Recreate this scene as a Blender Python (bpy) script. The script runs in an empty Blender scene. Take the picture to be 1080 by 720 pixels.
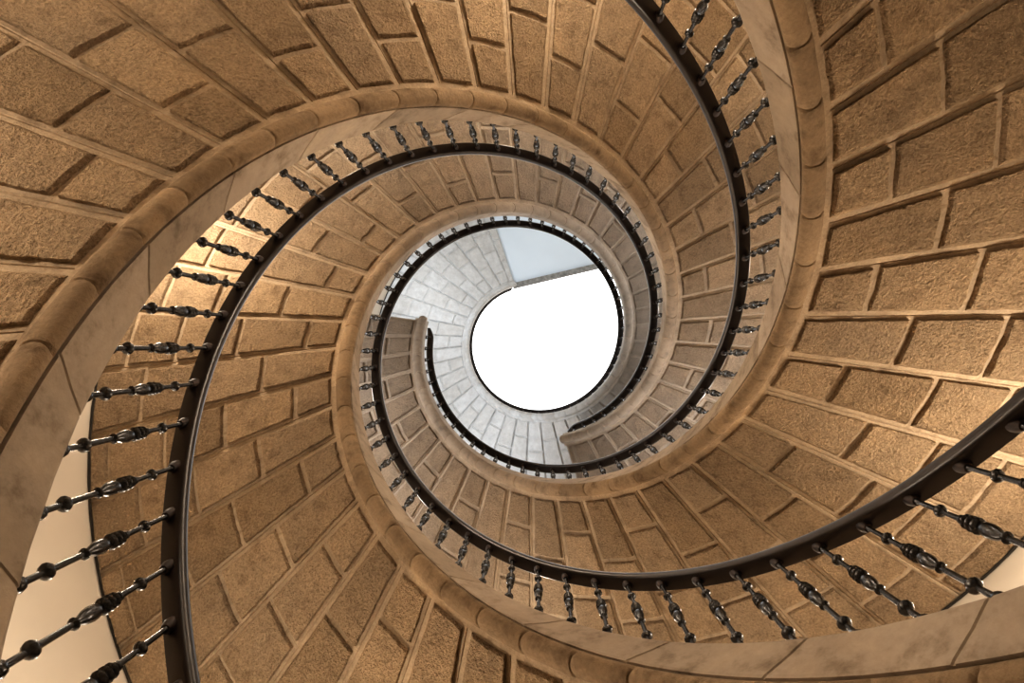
import bpy, math, random
from math import sin, cos, pi, radians as rad, degrees as deg
from mathutils import Vector, Matrix, noise
random.seed(7)

# ---------------------------------------------------------------- measures
S = 1.5                       # metres per well radius
TX, TY = -0.033, -0.0075      # camera tilt
CX, CY = 0.0284, 0.1087       # camera off the well's axis
SL = 1.1282                   # rise per radian
P0 = 1.0764
OFF = {1: 0.0, 3: -2*pi/3, 2: -4*pi/3}
RO = 2.45                     # outer wall
FLOOR = -0.95
TOP = 15.0
COURSE = 360/44.0
ANCHOR = {1: 249.6, 2: 343.1-360, 3: 108.8}
APAR = {1: 1, 2: 1, 3: 0}     # parity of the courses whose first joint is at 1.30
END = {1: 432.5, 2: 187.5, 3: 612.0}
COL = bpy.context.scene.collection

def zr(k, d):
    """height of the handrail of flight k at angle d (degrees)"""
    z = SL*(rad(d)-P0-OFF[k])
    return z-0.08*max(0.0, z-6.0)
START = {k: deg(P0+OFF[k])-4 for k in OFF}

def P(r, d, z):
    a = rad(d)
    return (S*r*cos(a), S*r*sin(a), S*z)

# ---------------------------------------------------------------- materials
def new_mat(name):
    m = bpy.data.materials.new(name); m.use_nodes = True
    nt = m.node_tree; nt.nodes.clear()
    out = nt.nodes.new('ShaderNodeOutputMaterial')
    b = nt.nodes.new('ShaderNodeBsdfPrincipled')
    nt.links.new(b.outputs[0], out.inputs[0])
    return m, nt, b

def N(nt, t, **kw):
    n = nt.nodes.new(t)
    for k, v in kw.items():
        if hasattr(n, k): setattr(n, k, v)
        else: n.inputs[k.replace('_', ' ')].default_value = v
    return n

def ramp(nt, stops, src):
    n = nt.nodes.new('ShaderNodeValToRGB')
    e = n.color_ramp.elements
    e[0].position, e[0].color = stops[0][0], (*stops[0][1], 1)
    e[1].position, e[1].color = stops[-1][0], (*stops[-1][1], 1)
    for p, c in stops[1:-1]:
        x = e.new(p); x.color = (*c, 1)
    nt.links.new(src, n.inputs[0]); return n.outputs[0]

def mix(nt, fac, a, b, mode='MIX'):
    n = nt.nodes.new('ShaderNodeMix'); n.data_type = 'RGBA'; n.blend_type = mode
    for s, v in ((n.inputs[0], fac), (n.inputs[6], a), (n.inputs[7], b)):
        if hasattr(v, 'default_value'): nt.links.new(v, s)
        else: s.default_value = v if isinstance(v, (int, float)) else (*v, 1)
    return n.outputs[2]

def stone(name, warm, warm2, rough_scale, bump, bump_dist, dirt=0.5, gr=.6):
    m, nt, b = new_mat(name)
    geo = N(nt, 'ShaderNodeNewGeometry')
    pos = geo.outputs['Position']
    def noise_(scale, detail=4, rough=.55):
        n = N(nt, 'ShaderNodeTexNoise', Scale=scale, Detail=detail, Roughness=rough)
        nt.links.new(pos, n.inputs['Vector']); return n.outputs['Fac']
    big = noise_(1.3, 3)
    mid = noise_(7, 5, .65)
    fine = noise_(rough_scale, 3, .6)
    grain = noise_(rough_scale*1.9, 3, .75)
    c = mix(nt, ramp(nt, [(.35, (0, 0, 0)), (.65, (1, 1, 1))], big), warm, warm2)
    # every stone its own tint
    at = N(nt, 'ShaderNodeAttribute'); at.attribute_name = 'tint'
    c = mix(nt, 1.0, c, ramp(nt, [(0, (.80, .78, .74)), (.5, (.98, .98, .98)), (1, (1.14, 1.13, 1.10))], at.outputs['Fac']), 'MULTIPLY')
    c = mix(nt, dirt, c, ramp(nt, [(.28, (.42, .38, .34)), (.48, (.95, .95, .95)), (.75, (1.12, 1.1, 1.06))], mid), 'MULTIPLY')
    c = mix(nt, gr, c, ramp(nt, [(.3, (.5, .47, .44)), (.68, (1.3, 1.3, 1.3))], grain), 'MULTIPLY')
    # tower daylight painted into the colour: stone turns pale and cool with height
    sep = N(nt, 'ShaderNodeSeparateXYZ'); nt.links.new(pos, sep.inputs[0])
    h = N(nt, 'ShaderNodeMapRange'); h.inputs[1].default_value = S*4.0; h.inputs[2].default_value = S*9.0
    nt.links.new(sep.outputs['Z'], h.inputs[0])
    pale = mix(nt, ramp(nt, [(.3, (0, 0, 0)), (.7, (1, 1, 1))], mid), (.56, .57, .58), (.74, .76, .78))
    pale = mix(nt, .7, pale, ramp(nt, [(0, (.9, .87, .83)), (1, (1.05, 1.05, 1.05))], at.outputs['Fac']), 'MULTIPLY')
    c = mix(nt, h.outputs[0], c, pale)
    nt.links.new(c, b.inputs['Base Color'])
    b.inputs['Roughness'].default_value = .9
    b.inputs['Specular IOR Level'].default_value = .2
    add = N(nt, 'ShaderNodeMath', operation='MULTIPLY_ADD'); nt.links.new(fine, add.inputs[0])
    add.inputs[1].default_value = .7; nt.links.new(grain, add.inputs[2])
    bp = N(nt, 'ShaderNodeBump'); bp.inputs['Strength'].default_value = bump
    bp.inputs['Distance'].default_value = bump_dist
    nt.links.new(add.outputs[0], bp.inputs['Height']); nt.links.new(bp.outputs[0], b.inputs['Normal'])
    return m

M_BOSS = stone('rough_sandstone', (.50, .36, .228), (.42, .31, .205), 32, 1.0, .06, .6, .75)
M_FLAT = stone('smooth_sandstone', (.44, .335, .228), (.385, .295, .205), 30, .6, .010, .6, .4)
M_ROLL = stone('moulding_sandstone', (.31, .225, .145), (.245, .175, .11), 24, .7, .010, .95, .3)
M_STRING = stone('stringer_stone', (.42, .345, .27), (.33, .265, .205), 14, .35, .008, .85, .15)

def plain(name, col, rough, metal=0, nscale=20, var=.12, bump=.1, spec=.5):
    m, nt, b = new_mat(name)
    geo = N(nt, 'ShaderNodeNewGeometry')
    n = N(nt, 'ShaderNodeTexNoise', Scale=nscale, Detail=4)
    nt.links.new(geo.outputs['Position'], n.inputs['Vector'])
    lo = tuple(x*(1-var) for x in col); hi = tuple(min(1, x*(1+var)) for x in col)
    nt.links.new(ramp(nt, [(.3, lo), (.7, hi)], n.outputs['Fac']), b.inputs['Base Color'])
    b.inputs['Roughness'].default_value = rough; b.inputs['Metallic'].default_value = metal
    b.inputs['Specular IOR Level'].default_value = spec
    bp = N(nt, 'ShaderNodeBump'); bp.inputs['Strength'].default_value = bump; bp.inputs['Distance'].default_value = .004
    nt.links.new(n.outputs['Fac'], bp.inputs['Height']); nt.links.new(bp.outputs[0], b.inputs['Normal'])
    return m
M_IRON = plain('blackened_iron', (.075, .075, .078), .27, .85, 60, .3, .2, .6)
M_RAIL = plain('dark_polished_rail', (.022, .016, .015), .3, .2, 14, .3, .08, .6)
M_CAP = plain('rust_brown_iron', (.028, .016, .012), .5, .3, 40, .25, .2)
M_PLASTER = plain('cream_plaster', (.66, .58, .48), .9, 0, 2, .04, .15, .2)
M_SLAB = plain('cool_white_plaster', (.76, .86, .96), .9, 0, 1.2, .03, .05, .2)
M_GREY = plain('grey_weathered_stone', (.27, .27, .26), .9, 0, 12, .35, .4, .2)
M_FLOOR = plain('floor_flagstone', (.42, .36, .28), .8, 0, 5, .2, .3, .3)
M_DARK = plain('dark_seam', (.03, .025, .02), .7, .2, 30, .3, .2, .3)

# ---------------------------------------------------------------- objects
def link(name, verts, faces, mats, parent=None, smooth=False, tint=None, matidx=None):
    me = bpy.data.meshes.new(name); me.from_pydata(verts, [], faces)
    for m in mats: me.materials.append(m)
    if matidx: me.polygons.foreach_set('material_index', matidx)
    if tint:
        a = me.attributes.new('tint', 'FLOAT', 'POINT'); a.data.foreach_set('value', tint)
    if smooth: me.polygons.foreach_set('use_smooth', [True]*len(faces))
    me.update()
    if smooth: me.set_sharp_from_angle(angle=rad(38))
    o = bpy.data.objects.new(name, me); COL.objects.link(o)
    if parent: o.parent = parent; o.matrix_parent_inverse = parent.matrix_world.inverted()
    return o

def tag(o, label=None, cat=None, group=None, kind=None):
    if label: o['label'] = label
    if cat: o['category'] = cat
    if group: o['group'] = group
    if kind: o['kind'] = kind
    return o

def empty(name, label, cat, group=None):
    o = bpy.data.objects.new(name, None); COL.objects.link(o); o.empty_display_size = .2
    return tag(o, label, cat, group)

def sweep(profile, ds, zf, closed=True, rfun=None, caps=True, tints=None, shift=0.0, zmid=0.0):
    """profile: [(r, dz)]; ds: angles; zf(d): base height"""
    V, F, T = [], [], []
    n = len(profile)
    for i, d in enumerate(ds):
        for (r, dz) in profile:
            dd = d+shift*(dz-zmid)
            rr, zz = (r, dz) if rfun is None else rfun(i, d, r, dz)
            V.append(P(rr, dd, zf(dd)+zz)); T.append(tints[i] if tints else .5)
    m = n if closed else n-1
    for i in range(len(ds)-1):
        for j in range(m):
            a, b = i*n+j, i*n+(j+1) % n
            F.append((a, b, b+n, a+n))
    if closed and caps:
        F.append(tuple(range(n-1, -1, -1))); k = (len(ds)-1)*n
        F.append(tuple(range(k, k+n)))
    return V, F, T

# ---- measured cross joints (radius) per course; others follow the same rhythm
MEAS = {2: {-3: [1.283], -2: [1.473], -1: [1.30, 1.672], 0: [1.506], 1: [1.307, 1.684], 2: [1.505, 1.866],
            3: [1.334, 1.708], 4: [1.553], 5: [1.345, 1.74], 6: [1.535], 7: [1.325], 8: [1.521], 9: [1.304], 11: [1.291]},
        1: {-5: [1.302, 1.635], -6: [1.462, 1.79], -4: [1.47], -7: [1.30], -2: [1.46], -1: [1.29], 0: [1.473], 1: [1.301],
            2: [1.493], 3: [1.341, 1.685], 4: [1.508], 5: [1.31, 1.676], 6: [1.49, 1.836], 11: [1.263]},
        3: {11: [1.456, 1.99], 10: [1.268], 9: [1.467, 1.854, 2.17], 12: [1.244], 8: [1.269, 2.011], 16: [1.26],
            6: [1.29, 1.683, 2.02, 2.333], 5: [1.496, 1.861, 2.169], 7: [1.483, 2.165], 4: [1.288, 1.681],
            3: [1.497, 1.841], 2: [1.312, 1.663, 1.992], 1: [1.463, 1.839], 0: [1.288]}}
HB = -0.815    # face of the rough blocks
HM = -0.790    # smooth margins
def joints(k, i):
    rnd = random.Random(k*1000+i)
    base = [1.30, 1.68, 2.01, 2.31] if (i % 2) == APAR[k] % 2 else [1.485, 1.85, 2.17]
    base = [b+rnd.uniform(-.02, .02) for b in base]
    m = list(MEAS[k].get(i, []))
    for b in base:
        if all(abs(b-x) > .17 for x in m): m.append(b)
    return sorted(m)

def fbm(x, y, z):
    return noise.noise(Vector((x, y, z)))

def build_flight(k, label, upper=None):
    root = empty('spiral_staircase', label, 'staircase')
    i0 = math.floor((START[k]-ANCHOR[k])/COURSE); i1 = math.floor((END[k]-ANCHOR[k])/COURSE)
    H = lambda d: zr(k, d)
    dend = END[k]
    # --- soffit: smooth margins and rough bosses
    V, F, T, MI = [], [], [], []
    def quad(a, b, c, d, mi): F.append((a, b, c, d)); MI.append(mi)
    for i in range(i0, i1+1):
        a0 = ANCHOR[k]+i*COURSE; a1 = min(a0+COURSE, dend)
        if a1-a0 < .8: continue
        rnd = random.Random(k*77+i)
        js = joints(k, i)
        # margin surface with fine V joints on both sides
        up = min(1, max(0, (H(a0)-7.0)/2)); g = .16+.14*up; gd = .006+.030*up
        cols = [(a0, gd), (a0+g, 0), (a0+COURSE*.5 if a1-a0 > 5 else (a0+a1)/2, 0), (a1-g, 0), (a1, gd)]
        rs = [(1.045, 0)]
        for j in js: rs += [(j-.006*up-.001, 0), (j, .001+.03*up), (j+.006*up+.001, 0)]
        rs += [(RO-.02, 0), (RO-.002, 0)]
        b0 = len(V); n = len(rs)
        for (d, dz) in cols:
            for (r, dr) in rs:
                V.append(P(r, d, H(d)+HM+max(dz, dr))); T.append(rnd.random() if False else .5)
        for ci in range(len(cols)-1):
            for ri in range(n-1):
                a = b0+ci*n+ri; quad(a, a+n, a+n+1, a+1, 0)
        # bosses (dressed almost flush in the upper tower)
        zc = H(a0); dk = 1-.45*min(1, max(0, (zc-7.0)/2)); bm = 1 if zc < 9.0 else 0
        edges = [1.083]+js+[RO-.005]
        for bi in range(len(edges)-1):
            ra, rb = edges[bi]+(.0115 if bi else .010), edges[bi+1]-.0115
            tint = rnd.random()
            ext = rnd.uniform(-.004, .004)
            nu = 12; nv = max(8, int((rb-ra)/.018))
            b0 = len(V)
            rc = (ra+rb)/2
            def pt(u, v, lift, inset):
                r = ra+(rb-ra)*v
                m = deg((.0155-.004*(1-dk)/.45)/r)                      # margin either side of the course joint
                lo, hi = a0+m, a1-m
                d = lo+(hi-lo)*u
                # in-plane wobble, strongest at the chipped arrises
                x, y, z = r*cos(rad(d))*9, r*sin(rad(d))*9, H(d)*3
                d += (.13*fbm(x*1.7, y*1.7, z+5)+.16*fbm(x*6, y*6, z*6))/max(1, r*.8)*(1 if inset else .5)
                r += .005*fbm(x*1.7+9, y*1.7, z)+.003*fbm(x*7, y*7+3, z*6)
                if inset:
                    s = .008
                    d += (deg(s/r))*(1-2*u)*1.0*(1 if u in (0, 1) else 0)
                    r += s*(1-2*v)*(1 if v in (0, 1) else 0)
                zz = H(d)+(HM+(HB+ext-HM)*dk if lift else HM+.002)
                if lift:
                    zz += .006*fbm(x*.8, y*.8, z)+.005*fbm(x*3, y*3, z*3)+.004*dk*fbm(x*7, y*7, z*7)
                return P(r, d, zz)
            # top grid
            us = [q/nu for q in range(nu+1)]; vs = [q/nv for q in range(nv+1)]
            for u in us:
                for v in vs:
                    V.append(pt(u, v, True, True)); T.append(tint)
            w = nv+1
            for a in range(nu):
                for b in range(nv):
                    q = b0+a*w+b; quad(q, q+w, q+w+1, q+1, bm)
            # skirt
            ring = [(0, b) for b in range(w)]+[(a, nv) for a in range(1, nu+1)]+[(nu, b) for b in range(nv-1, -1, -1)]+[(a, 0) for a in range(nu-1, 0, -1)]
            s0 = len(V)
            for (a, b) in ring:
                V.append(pt(us[a], vs[b], False, False)); T.append(tint)
            for q in range(len(ring)):
                q2 = (q+1) % len(ring)
                ta, tb = b0+ring[q][0]*w+ring[q][1], b0+ring[q2][0]*w+ring[q2][1]
                quad(ta, tb, s0+q2, s0+q, bm)
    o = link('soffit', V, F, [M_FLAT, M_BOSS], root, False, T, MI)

    # --- roll moulding at the inner lower edge, cut into stones
    c = (1.019, -.806); R = .040
    prof = [(1.01, -.762), (.999, -.775)]
    for q in range(11):
        a = rad(150+q*21.5)
        prof.append((c[0]+R*cos(a), c[1]+R*sin(a)))
    prof += [(1.064, -.796), (1.088, -.796), (1.09, -.76)]
    ds, dep, tin = [], [], []
    i = i0
    while True:
        a = ANCHOR[k]+(i-.5)*COURSE
        if a >= dend: break
        b = min(a+COURSE, dend)
        t = random.Random(k*5+i).random()
        for q, (f, dd) in enumerate(((.0, 1), (.035, .15), (.07, 0), (.3, 0), (.5, 0), (.7, 0), (.93, 0), (.965, .15))):
            ds.append(a+(b-a)*f); dep.append(dd); tin.append(t)
        i += 1
    ds.append(dend); dep.append(1); tin.append(t)
    def rf(i, d, r, dz):
        if dz > -.79 or r > 1.06: return r, dz
        s = 1-.20*dep[i]+.05*fbm(d*.3, k*5, 0)+.05*(tin[i]-.5)
        return c[0]+(r-c[0])*s, c[1]+(dz-c[1])*s
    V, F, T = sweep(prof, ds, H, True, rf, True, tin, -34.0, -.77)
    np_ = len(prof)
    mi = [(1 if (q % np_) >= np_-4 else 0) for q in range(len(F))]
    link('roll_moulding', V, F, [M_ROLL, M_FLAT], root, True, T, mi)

    # --- stringer: the plain face toward the well, its joints square to the slope
    prof = [(.985, -.770), (.984, -.755), (.989, -.66), (.992, -.585), (.996, -.573), (1.02, -.570), (1.09, -.570), (1.09, -.770)]
    ds, dep, tin = [], [], []
    L = COURSE*2
    n = int((dend-START[k])/L)+1
    shift = -40.0
    for i in range(n+1):
        a = dend-(n-i)*L-L+2; t = random.Random(k*9+i).random()
        for f, dd in ((0, 1), (.006, 1), (.012, 0), (.2, 0), (.4, 0), (.6, 0), (.8, 0), (.988, 0), (.994, 1)):
            x = a+L*f
            if x > dend-6: continue
            ds.append(x); dep.append(dd); tin.append(t)
    def rf2(i, d, r, dz):
        e = .004*dep[i]+.0015*fbm(d*.2, dz*10, k)
        return (r+e if r < 1.0 else r), (dz-e if dz > -.58 else dz)
    # the last stone ends upright
    V, F, T = sweep(prof, ds, H, True, rf2, True, tin, shift, -.77)
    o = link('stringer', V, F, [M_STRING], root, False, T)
    pr = prof
    ds2 = [dend-8-6*0, dend-4, dend]
    V, F, T = sweep([(r+.001, z) for r, z in pr], [dend-16, dend-12, dend-8, dend-4, dend-1, dend], H, True, None, True, [.5]*6)
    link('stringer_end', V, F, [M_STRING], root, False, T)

    # --- steps (their tops are never seen from below but carry the flight)
    V, F = [], []
    for i in range(i0-1, i1+1):
        a0 = ANCHOR[k]+i*COURSE; a1 = min(a0+COURSE, dend)
        zt = zr(k, a0+COURSE)-.745
        if zt < FLOOR+.02 or a1-a0 < .5: continue
        b0 = len(V)
        for d in (a0, (a0+a1)/2, a1):
            zb = max(zr(k, d)-.775, FLOOR)
            for r in (1.03, RO-.003):
                V.append(P(r, d, zb)); V.append(P(r, d, zt))
        for q in range(2):
            s = b0+q*4
            F += [(s, s+4, s+5, s+1), (s+2, s+3, s+7, s+6), (s+1, s+5, s+7, s+3), (s, s+2, s+6, s+4)]
        F += [(b0, b0+1, b0+3, b0+2), (b0+8, b0+10, b0+11, b0+9)]
    link('steps', V, F, [M_FLAT], root)

    # --- dark metal strip where the vault meets the wall
    prof = [(RO-.010+.007*cos(q*pi/3), HM-.020+.007*sin(q*pi/3)) for q in range(6)]
    ds = [START[k]+(dend-START[k])*q/160 for q in range(161)]
    V, F, T = sweep(prof, ds, H)
    tag(link('edge_strip', V, F, [M_DARK], root, True), 'thin dark strip along the wall')
    return root

# ---------------------------------------------------------------- balusters
BAL_L = .530
def baluster_mesh():
    # t from the top (0) to the foot (1), radius in well radii
    pr = [(.00, .0105), (.03, .0100), (.045, .0070), (.06, .0056)]
    def ball(t, r, neck=.0062, flat=1.0):
        h = r/BAL_L*flat
        for q in (-80, -55, -30, 0, 30, 55, 80):
            a = rad(q); pr.append((t+h*sin(a), max(neck, r*cos(a))))
    ball(.215, .0150, .0062, .75); pr.append((.25, .0060)); pr.append((.345, .0066)); pr.append((.352, .0100)); pr.append((.366, .0104)); pr.append((.370, .0072))
    ball(.392, .0165, .0072, .45); ball(.424, .0180, .0072, .50); ball(.458, .0185, .0074, .52)
    pr += [(.482, .0080), (.488, .0125), (.505, .0158), (.53, .0165), (.555, .0150), (.578, .0115), (.592, .0078)]
    ball(.618, .0130, .0064, .5); pr.append((.65, .0066)); pr.append((.78, .0072))
    ball(.822, .0175, .0066, .75); pr.append((.865, .0070)); pr.append((.92, .0072))
    ball(.960, .0165); pr.append((1.0, .0125))
    seg = 12; V, F = [], []
    for t, r in pr:
        for q in range(seg):
            a = 2*pi*q/seg
            V.append((S*r*cos(a), S*r*sin(a), -S*BAL_L*t))
    for i in range(len(pr)-1):
        for q in range(seg):
            a, b = i*seg+q, i*seg+(q+1) % seg
            F.append((a, a+seg, b+seg, b))
    F.append(tuple(range(seg))); k = (len(pr)-1)*seg
    F.append(tuple(range(k+seg-1, k-1, -1)))
    return V, F
def cap_mesh():
    seg = 12; V, F = [], []
    for t, r in ((.012, .0165), (-.002, .0165), (-.012, .0145), (-.022, .0105)):
        for q in range(seg):
            a = 2*pi*q/seg; V.append((S*r*cos(a), S*r*sin(a), S*t))
    for i in range(3):
        for q in range(seg):
            a, b = i*seg+q, i*seg+(q+1) % seg; F.append((a, a+seg, b+seg, b))
    F.append(tuple(range(seg))); F.append(tuple(range(4*seg-1, 3*seg-1, -1)))
    return V, F
BAL = {1: (192.2, 6.155), 2: (306.5-360, 6.12), 3: (63.4, 6.06)}
proto = {}
def build_balustrade(k, label, vis0):
    root = empty('iron_balustrade', label, 'railing')
    H = lambda d: zr(k, d); dend = END[k]-3.0
    # handrail: flat bar under a rounded cap; inner arris is the fitted line
    prof = [(1.002, .008), (.9992, .001), (.9988, -.007), (1.0005, -.016), (1.005, -.025), (1.013, -.030), (1.058, -.030), (1.060, -.018),
            (1.066, -.010), (1.066, .002), (1.055, .012), (1.030, .018), (1.010, .013)]
    s0 = START[k]-10
    n = int((dend-s0)/1.5)
    ds = [s0+(dend-s0)*q/n for q in range(n+1)]
    def rf(i, d, r, dz):
        e = max(0.0, (d-(dend-7))/7) if k != 3 else max(0.0, (d-(dend-3))/3)
        w = 1-.55*e**2
        return 1.03+(r-1.03)*w+.035*e**2, dz-.03*e**2
    V, F, T = sweep(prof, ds, H, True, rf)
    link('handrail', V, F, [M_RAIL], root, True)
    a0, st = BAL[k]
    seq = []
    d = a0-st*math.floor((a0-START[k])/st)
    extra = []
    while d < dend-1.0:
        (seq if d > vis0 else extra).append(d); d += st
    seq = seq[-100:] if len(seq) > 100 else seq
    def place(d, first):
        x, y, z = P(1.035, d, H(d)-.030)
        if first:
            o = link('baluster', *baluster_mesh(), [M_IRON], root, True)
            c = link('baluster_cap', *cap_mesh(), [M_CAP], o, True); c['label'] = 'rust brown socket under the rail'
            proto['b'], proto['c'] = o, c
        else:
            o = proto['b'].copy(); COL.objects.link(o); o.parent = root
            c = proto['c'].copy(); COL.objects.link(c); c.parent = o
        o.location = (x, y, z); o.rotation_euler = (0, 0, rad(d))
        return o
    for d in seq:
        place(d, not proto)
    if extra:
        V, F = [], []
        bv, bf = baluster_mesh()
        for d in extra:
            x, y, z = P(1.035, d, H(d)-.030); b0 = len(V)
            V += [(a+x, b+y, c+z) for a, b, c in bv]; F += [tuple(b0+q for q in f) for f in bf]
        o = link('baluster_row', V, F, [M_IRON], root, True); o['kind'] = 'stuff'
    return root

build_flight(1, 'warm sandstone spiral staircase whose vaulted underside fills the upper left of the picture')
build_flight(2, 'sandstone spiral staircase whose blocky underside fills the right side of the picture')
build_flight(3, 'sandstone spiral staircase seen at lower left that alone climbs on to the pale tower top')
build_balustrade(1, 'dark iron balustrade at far left, sweeping over the top to end beside the skylight', 110)
build_balustrade(2, 'dark iron balustrade entering at top right, its free tip left of the skylight', -95)
build_balustrade(3, 'dark iron balustrade from the lower right corner that rings the white skylight', 8)

# ---------------------------------------------------------------- the tower
def struct(o): o['kind'] = 'structure'; return o
n = 96
V = []; F = []
for q in range(n):
    for z in (FLOOR, 3.0, 7.0, 11.0, TOP): V.append(P(RO, q*360/n, z))
for q in range(n):
    for j in range(4):
        a = q*5+j; b = ((q+1) % n)*5+j; F.append((a, b, b+1, a+1))
w = struct(link('wall_round', V, F, [M_PLASTER], None, True)); w['label'] = 'cream plastered round wall outside the flights'
V = []; F = []
for q in range(n): V.append(P(RO+.1, q*360/n, FLOOR))
for q in range(n): V.append(P(RO+.1, q*360/n, FLOOR-.1))
F = [tuple(range(n)), tuple(range(2*n-1, n-1, -1))]+[(q, (q+1) % n, n+(q+1) % n, n+q) for q in range(n)]
struct(link('floor', V, F, [M_FLOOR]))

# top landing: plaster underside, straight stone edge running on from the end of the last flight
zl = zr(3, END[3])-.79
A = Vector((cos(rad(251.0)), sin(rad(251.0))))
LDIR = Vector((.945, -.22)).normalized()
def hit(p, d, R):
    b = p.dot(d); return p+d*(-b+math.sqrt(b*b-p.dot(p)+R*R))
B = hit(A, LDIR, RO-.004)
aB = deg(math.atan2(B.y, B.x)) % 360
aA = 251.0
pts = [A, B]
m = 24
span = (aB-aA) % 360
# the wall arc from B back to the radial line of A
for q in range(m+1):
    a = rad(aB-span*q/m); pts.append(Vector((cos(a), sin(a)))*(RO-.004))
V = [(S*p.x, S*p.y, S*(zl+.05)) for p in pts]+[(S*p.x, S*p.y, S*(zl+.19)) for p in pts]
k = len(pts)
F = [tuple(range(k-1, -1, -1)), tuple(range(k, 2*k))]+[(q, (q+1) % k, k+(q+1) % k, k+q) for q in range(k)]
struct(link('ceiling', V, F, [M_SLAB]))['label'] = 'smooth pale blue plaster ceiling under the top landing'
nrm = Vector((LDIR.y, -LDIR.x))
if nrm.dot(-A) < 0: nrm = -nrm
V = []
for p in (A-LDIR*.02, B):
    for (o_, z) in ((-.05, zl-.02), (.035, zl-.02), (.035, zl+.04), (.02, zl+.06), (.02, zl+.14), (.035, zl+.15), (.035, zl+.20), (-.05, zl+.20)):
        q = p+nrm*o_; V.append((S*q.x, S*q.y, S*z))
F = [(q, (q+1) % 8, 8+(q+1) % 8, 8+q) for q in range(8)]+[tuple(range(7, -1, -1)), tuple(range(8, 16))]
struct(link('trim_1', V, F, [M_GREY]))['label'] = 'grey stone edge of the top landing'

# roof ring and skylight
V, F = [], []
for q in range(n):
    for r, z in ((RO-.005, TOP), (2.33, TOP), (2.33, TOP+.25), (RO-.005, TOP+.25)): V.append(P(r, q*360/n, z))
for q in range(n):
    for j in range(4):
        a = q*4+j; b = q*4+(j+1) % 4; c = ((q+1) % n)*4
        F.append((a, b, c+(j+1) % 4, c+j))
struct(link('ceiling', V, F, [M_SLAB]))['label'] = 'roof ring around the skylight'
m_g, nt, b = new_mat('milky_skylight_glass')
em = N(nt, 'ShaderNodeEmission'); em.inputs[0].default_value = (.97, .985, 1, 1); em.inputs[1].default_value = 3.2
nt.links.new(em.outputs[0], nt.nodes['Material Output'].inputs[0])
V = [P(2.36, q*360/n, TOP+.12) for q in range(n)]
struct(link('window_1', V, [tuple(range(n))], [m_g]))['label'] = 'round milky white skylight'

# ---------------------------------------------------------------- light
def area(name, r, d, z, tr, td, tz, size, power, col):
    L = bpy.data.lights.new(name, 'AREA'); L.shape = 'DISK'; L.size = size; L.energy = power; L.color = col
    o = bpy.data.objects.new(name, L); COL.objects.link(o)
    p = Vector(P(r, d, z)); t = Vector(P(tr, td, tz))
    o.location = p; o.rotation_euler = (t-p).to_track_quat('-Z', 'Y').to_euler()
    return o
WARM = (1, .865, .70)
COOL = (.88, .94, 1)
DAY = (1, .96, .92)  # neutral fill, for lamps added around the upper flights and their ends
def lamp(k, d, power, r=2.15, drop=.75, col=WARM, size=.10):
    L = bpy.data.lights.new('lamp', 'POINT'); L.shadow_soft_size = size; L.energy = power*1.12; L.color = col
    o = bpy.data.objects.new('lamp', L); COL.objects.link(o)
    o.location = P(r, d, zr(k, d)-.8-drop)
    return o
for args in ((1, 130, 20, 1.7), (1, 197, 78), (1, 232, 15), (1, 277, 92), (1, 318, 18), (1, 355, 20), (1, 392, 48, 2.0, 1.0, DAY), (1, 422, 30, 2.0, 1.1, DAY),
             (2, -75, 3), (2, -30, 8), (2, 20, 85), (2, 62, 16), (2, 98, 40), (2, 135, 28, 2.15, .75, DAY), (2, 170, 52, 2.0, 1.0, DAY),
             (3, 116, 66), (3, 150, 18, 1.75, .9), (3, 200, 88, 2.25, .55), (3, 232, 34), (3, 275, 30), (3, 320, 30, 2.15, .75, DAY), (3, 362, 34, 2.15, .75, DAY)):
    lamp(*args)
# soft fill lights added in the well, standing in for bounce off the flights
for z in (1.0, 3.2, 5.4):
    L = bpy.data.lights.new('well_fill', 'POINT'); L.shadow_soft_size = .5; L.energy = 4.5; L.color = (1, .86, .68)
    o = bpy.data.objects.new('well_fill', L); COL.objects.link(o); o.location = P(0, 0, z)
    if z == 1.0: o.location = P(.2, 90, -.5); L.energy = .8
for a, zz, pw in ((165, 8.1, 13), (120, 8.0, 8), (215, 9.6, 11), (60, 8.8, 7), (290, 9.6, 9)):
    area('window_light', 2.2, a, zz, 1.2, a, zz+1.0, .9, pw*3.1, COOL)

wd = bpy.data.worlds.new('world'); bpy.context.scene.world = wd; wd.use_nodes = True
wd.node_tree.nodes['Background'].inputs[0].default_value = (1, 1, 1, 1)
wd.node_tree.nodes['Background'].inputs[1].default_value = .6

# ---------------------------------------------------------------- camera
cam = bpy.data.cameras.new('camera'); co = bpy.data.objects.new('camera', cam); COL.objects.link(co)
cam.sensor_width = 36; cam.lens = 24; cam.clip_start = .02; cam.clip_end = 200
ca, sa, cb, sb = cos(TX), sin(TX), cos(TY), sin(TY)
right = Vector((ca, 0, -sa)); down = Vector((-sb*sa, cb, -sb*ca)); fwd = Vector((cb*sa, sb, cb*ca))
M = Matrix.Identity(4)
for i, v in enumerate((right, -down, -fwd)):
    for j in range(3): M[j][i] = v[j]
M.translation = Vector((CX*S, CY*S, 0))
co.matrix_world = M
sc = bpy.context.scene; sc.camera = co
sc.view_settings.view_transform = 'Standard'
sc.view_settings.look = 'Medium High Contrast'
sc.cycles.max_bounces = 6
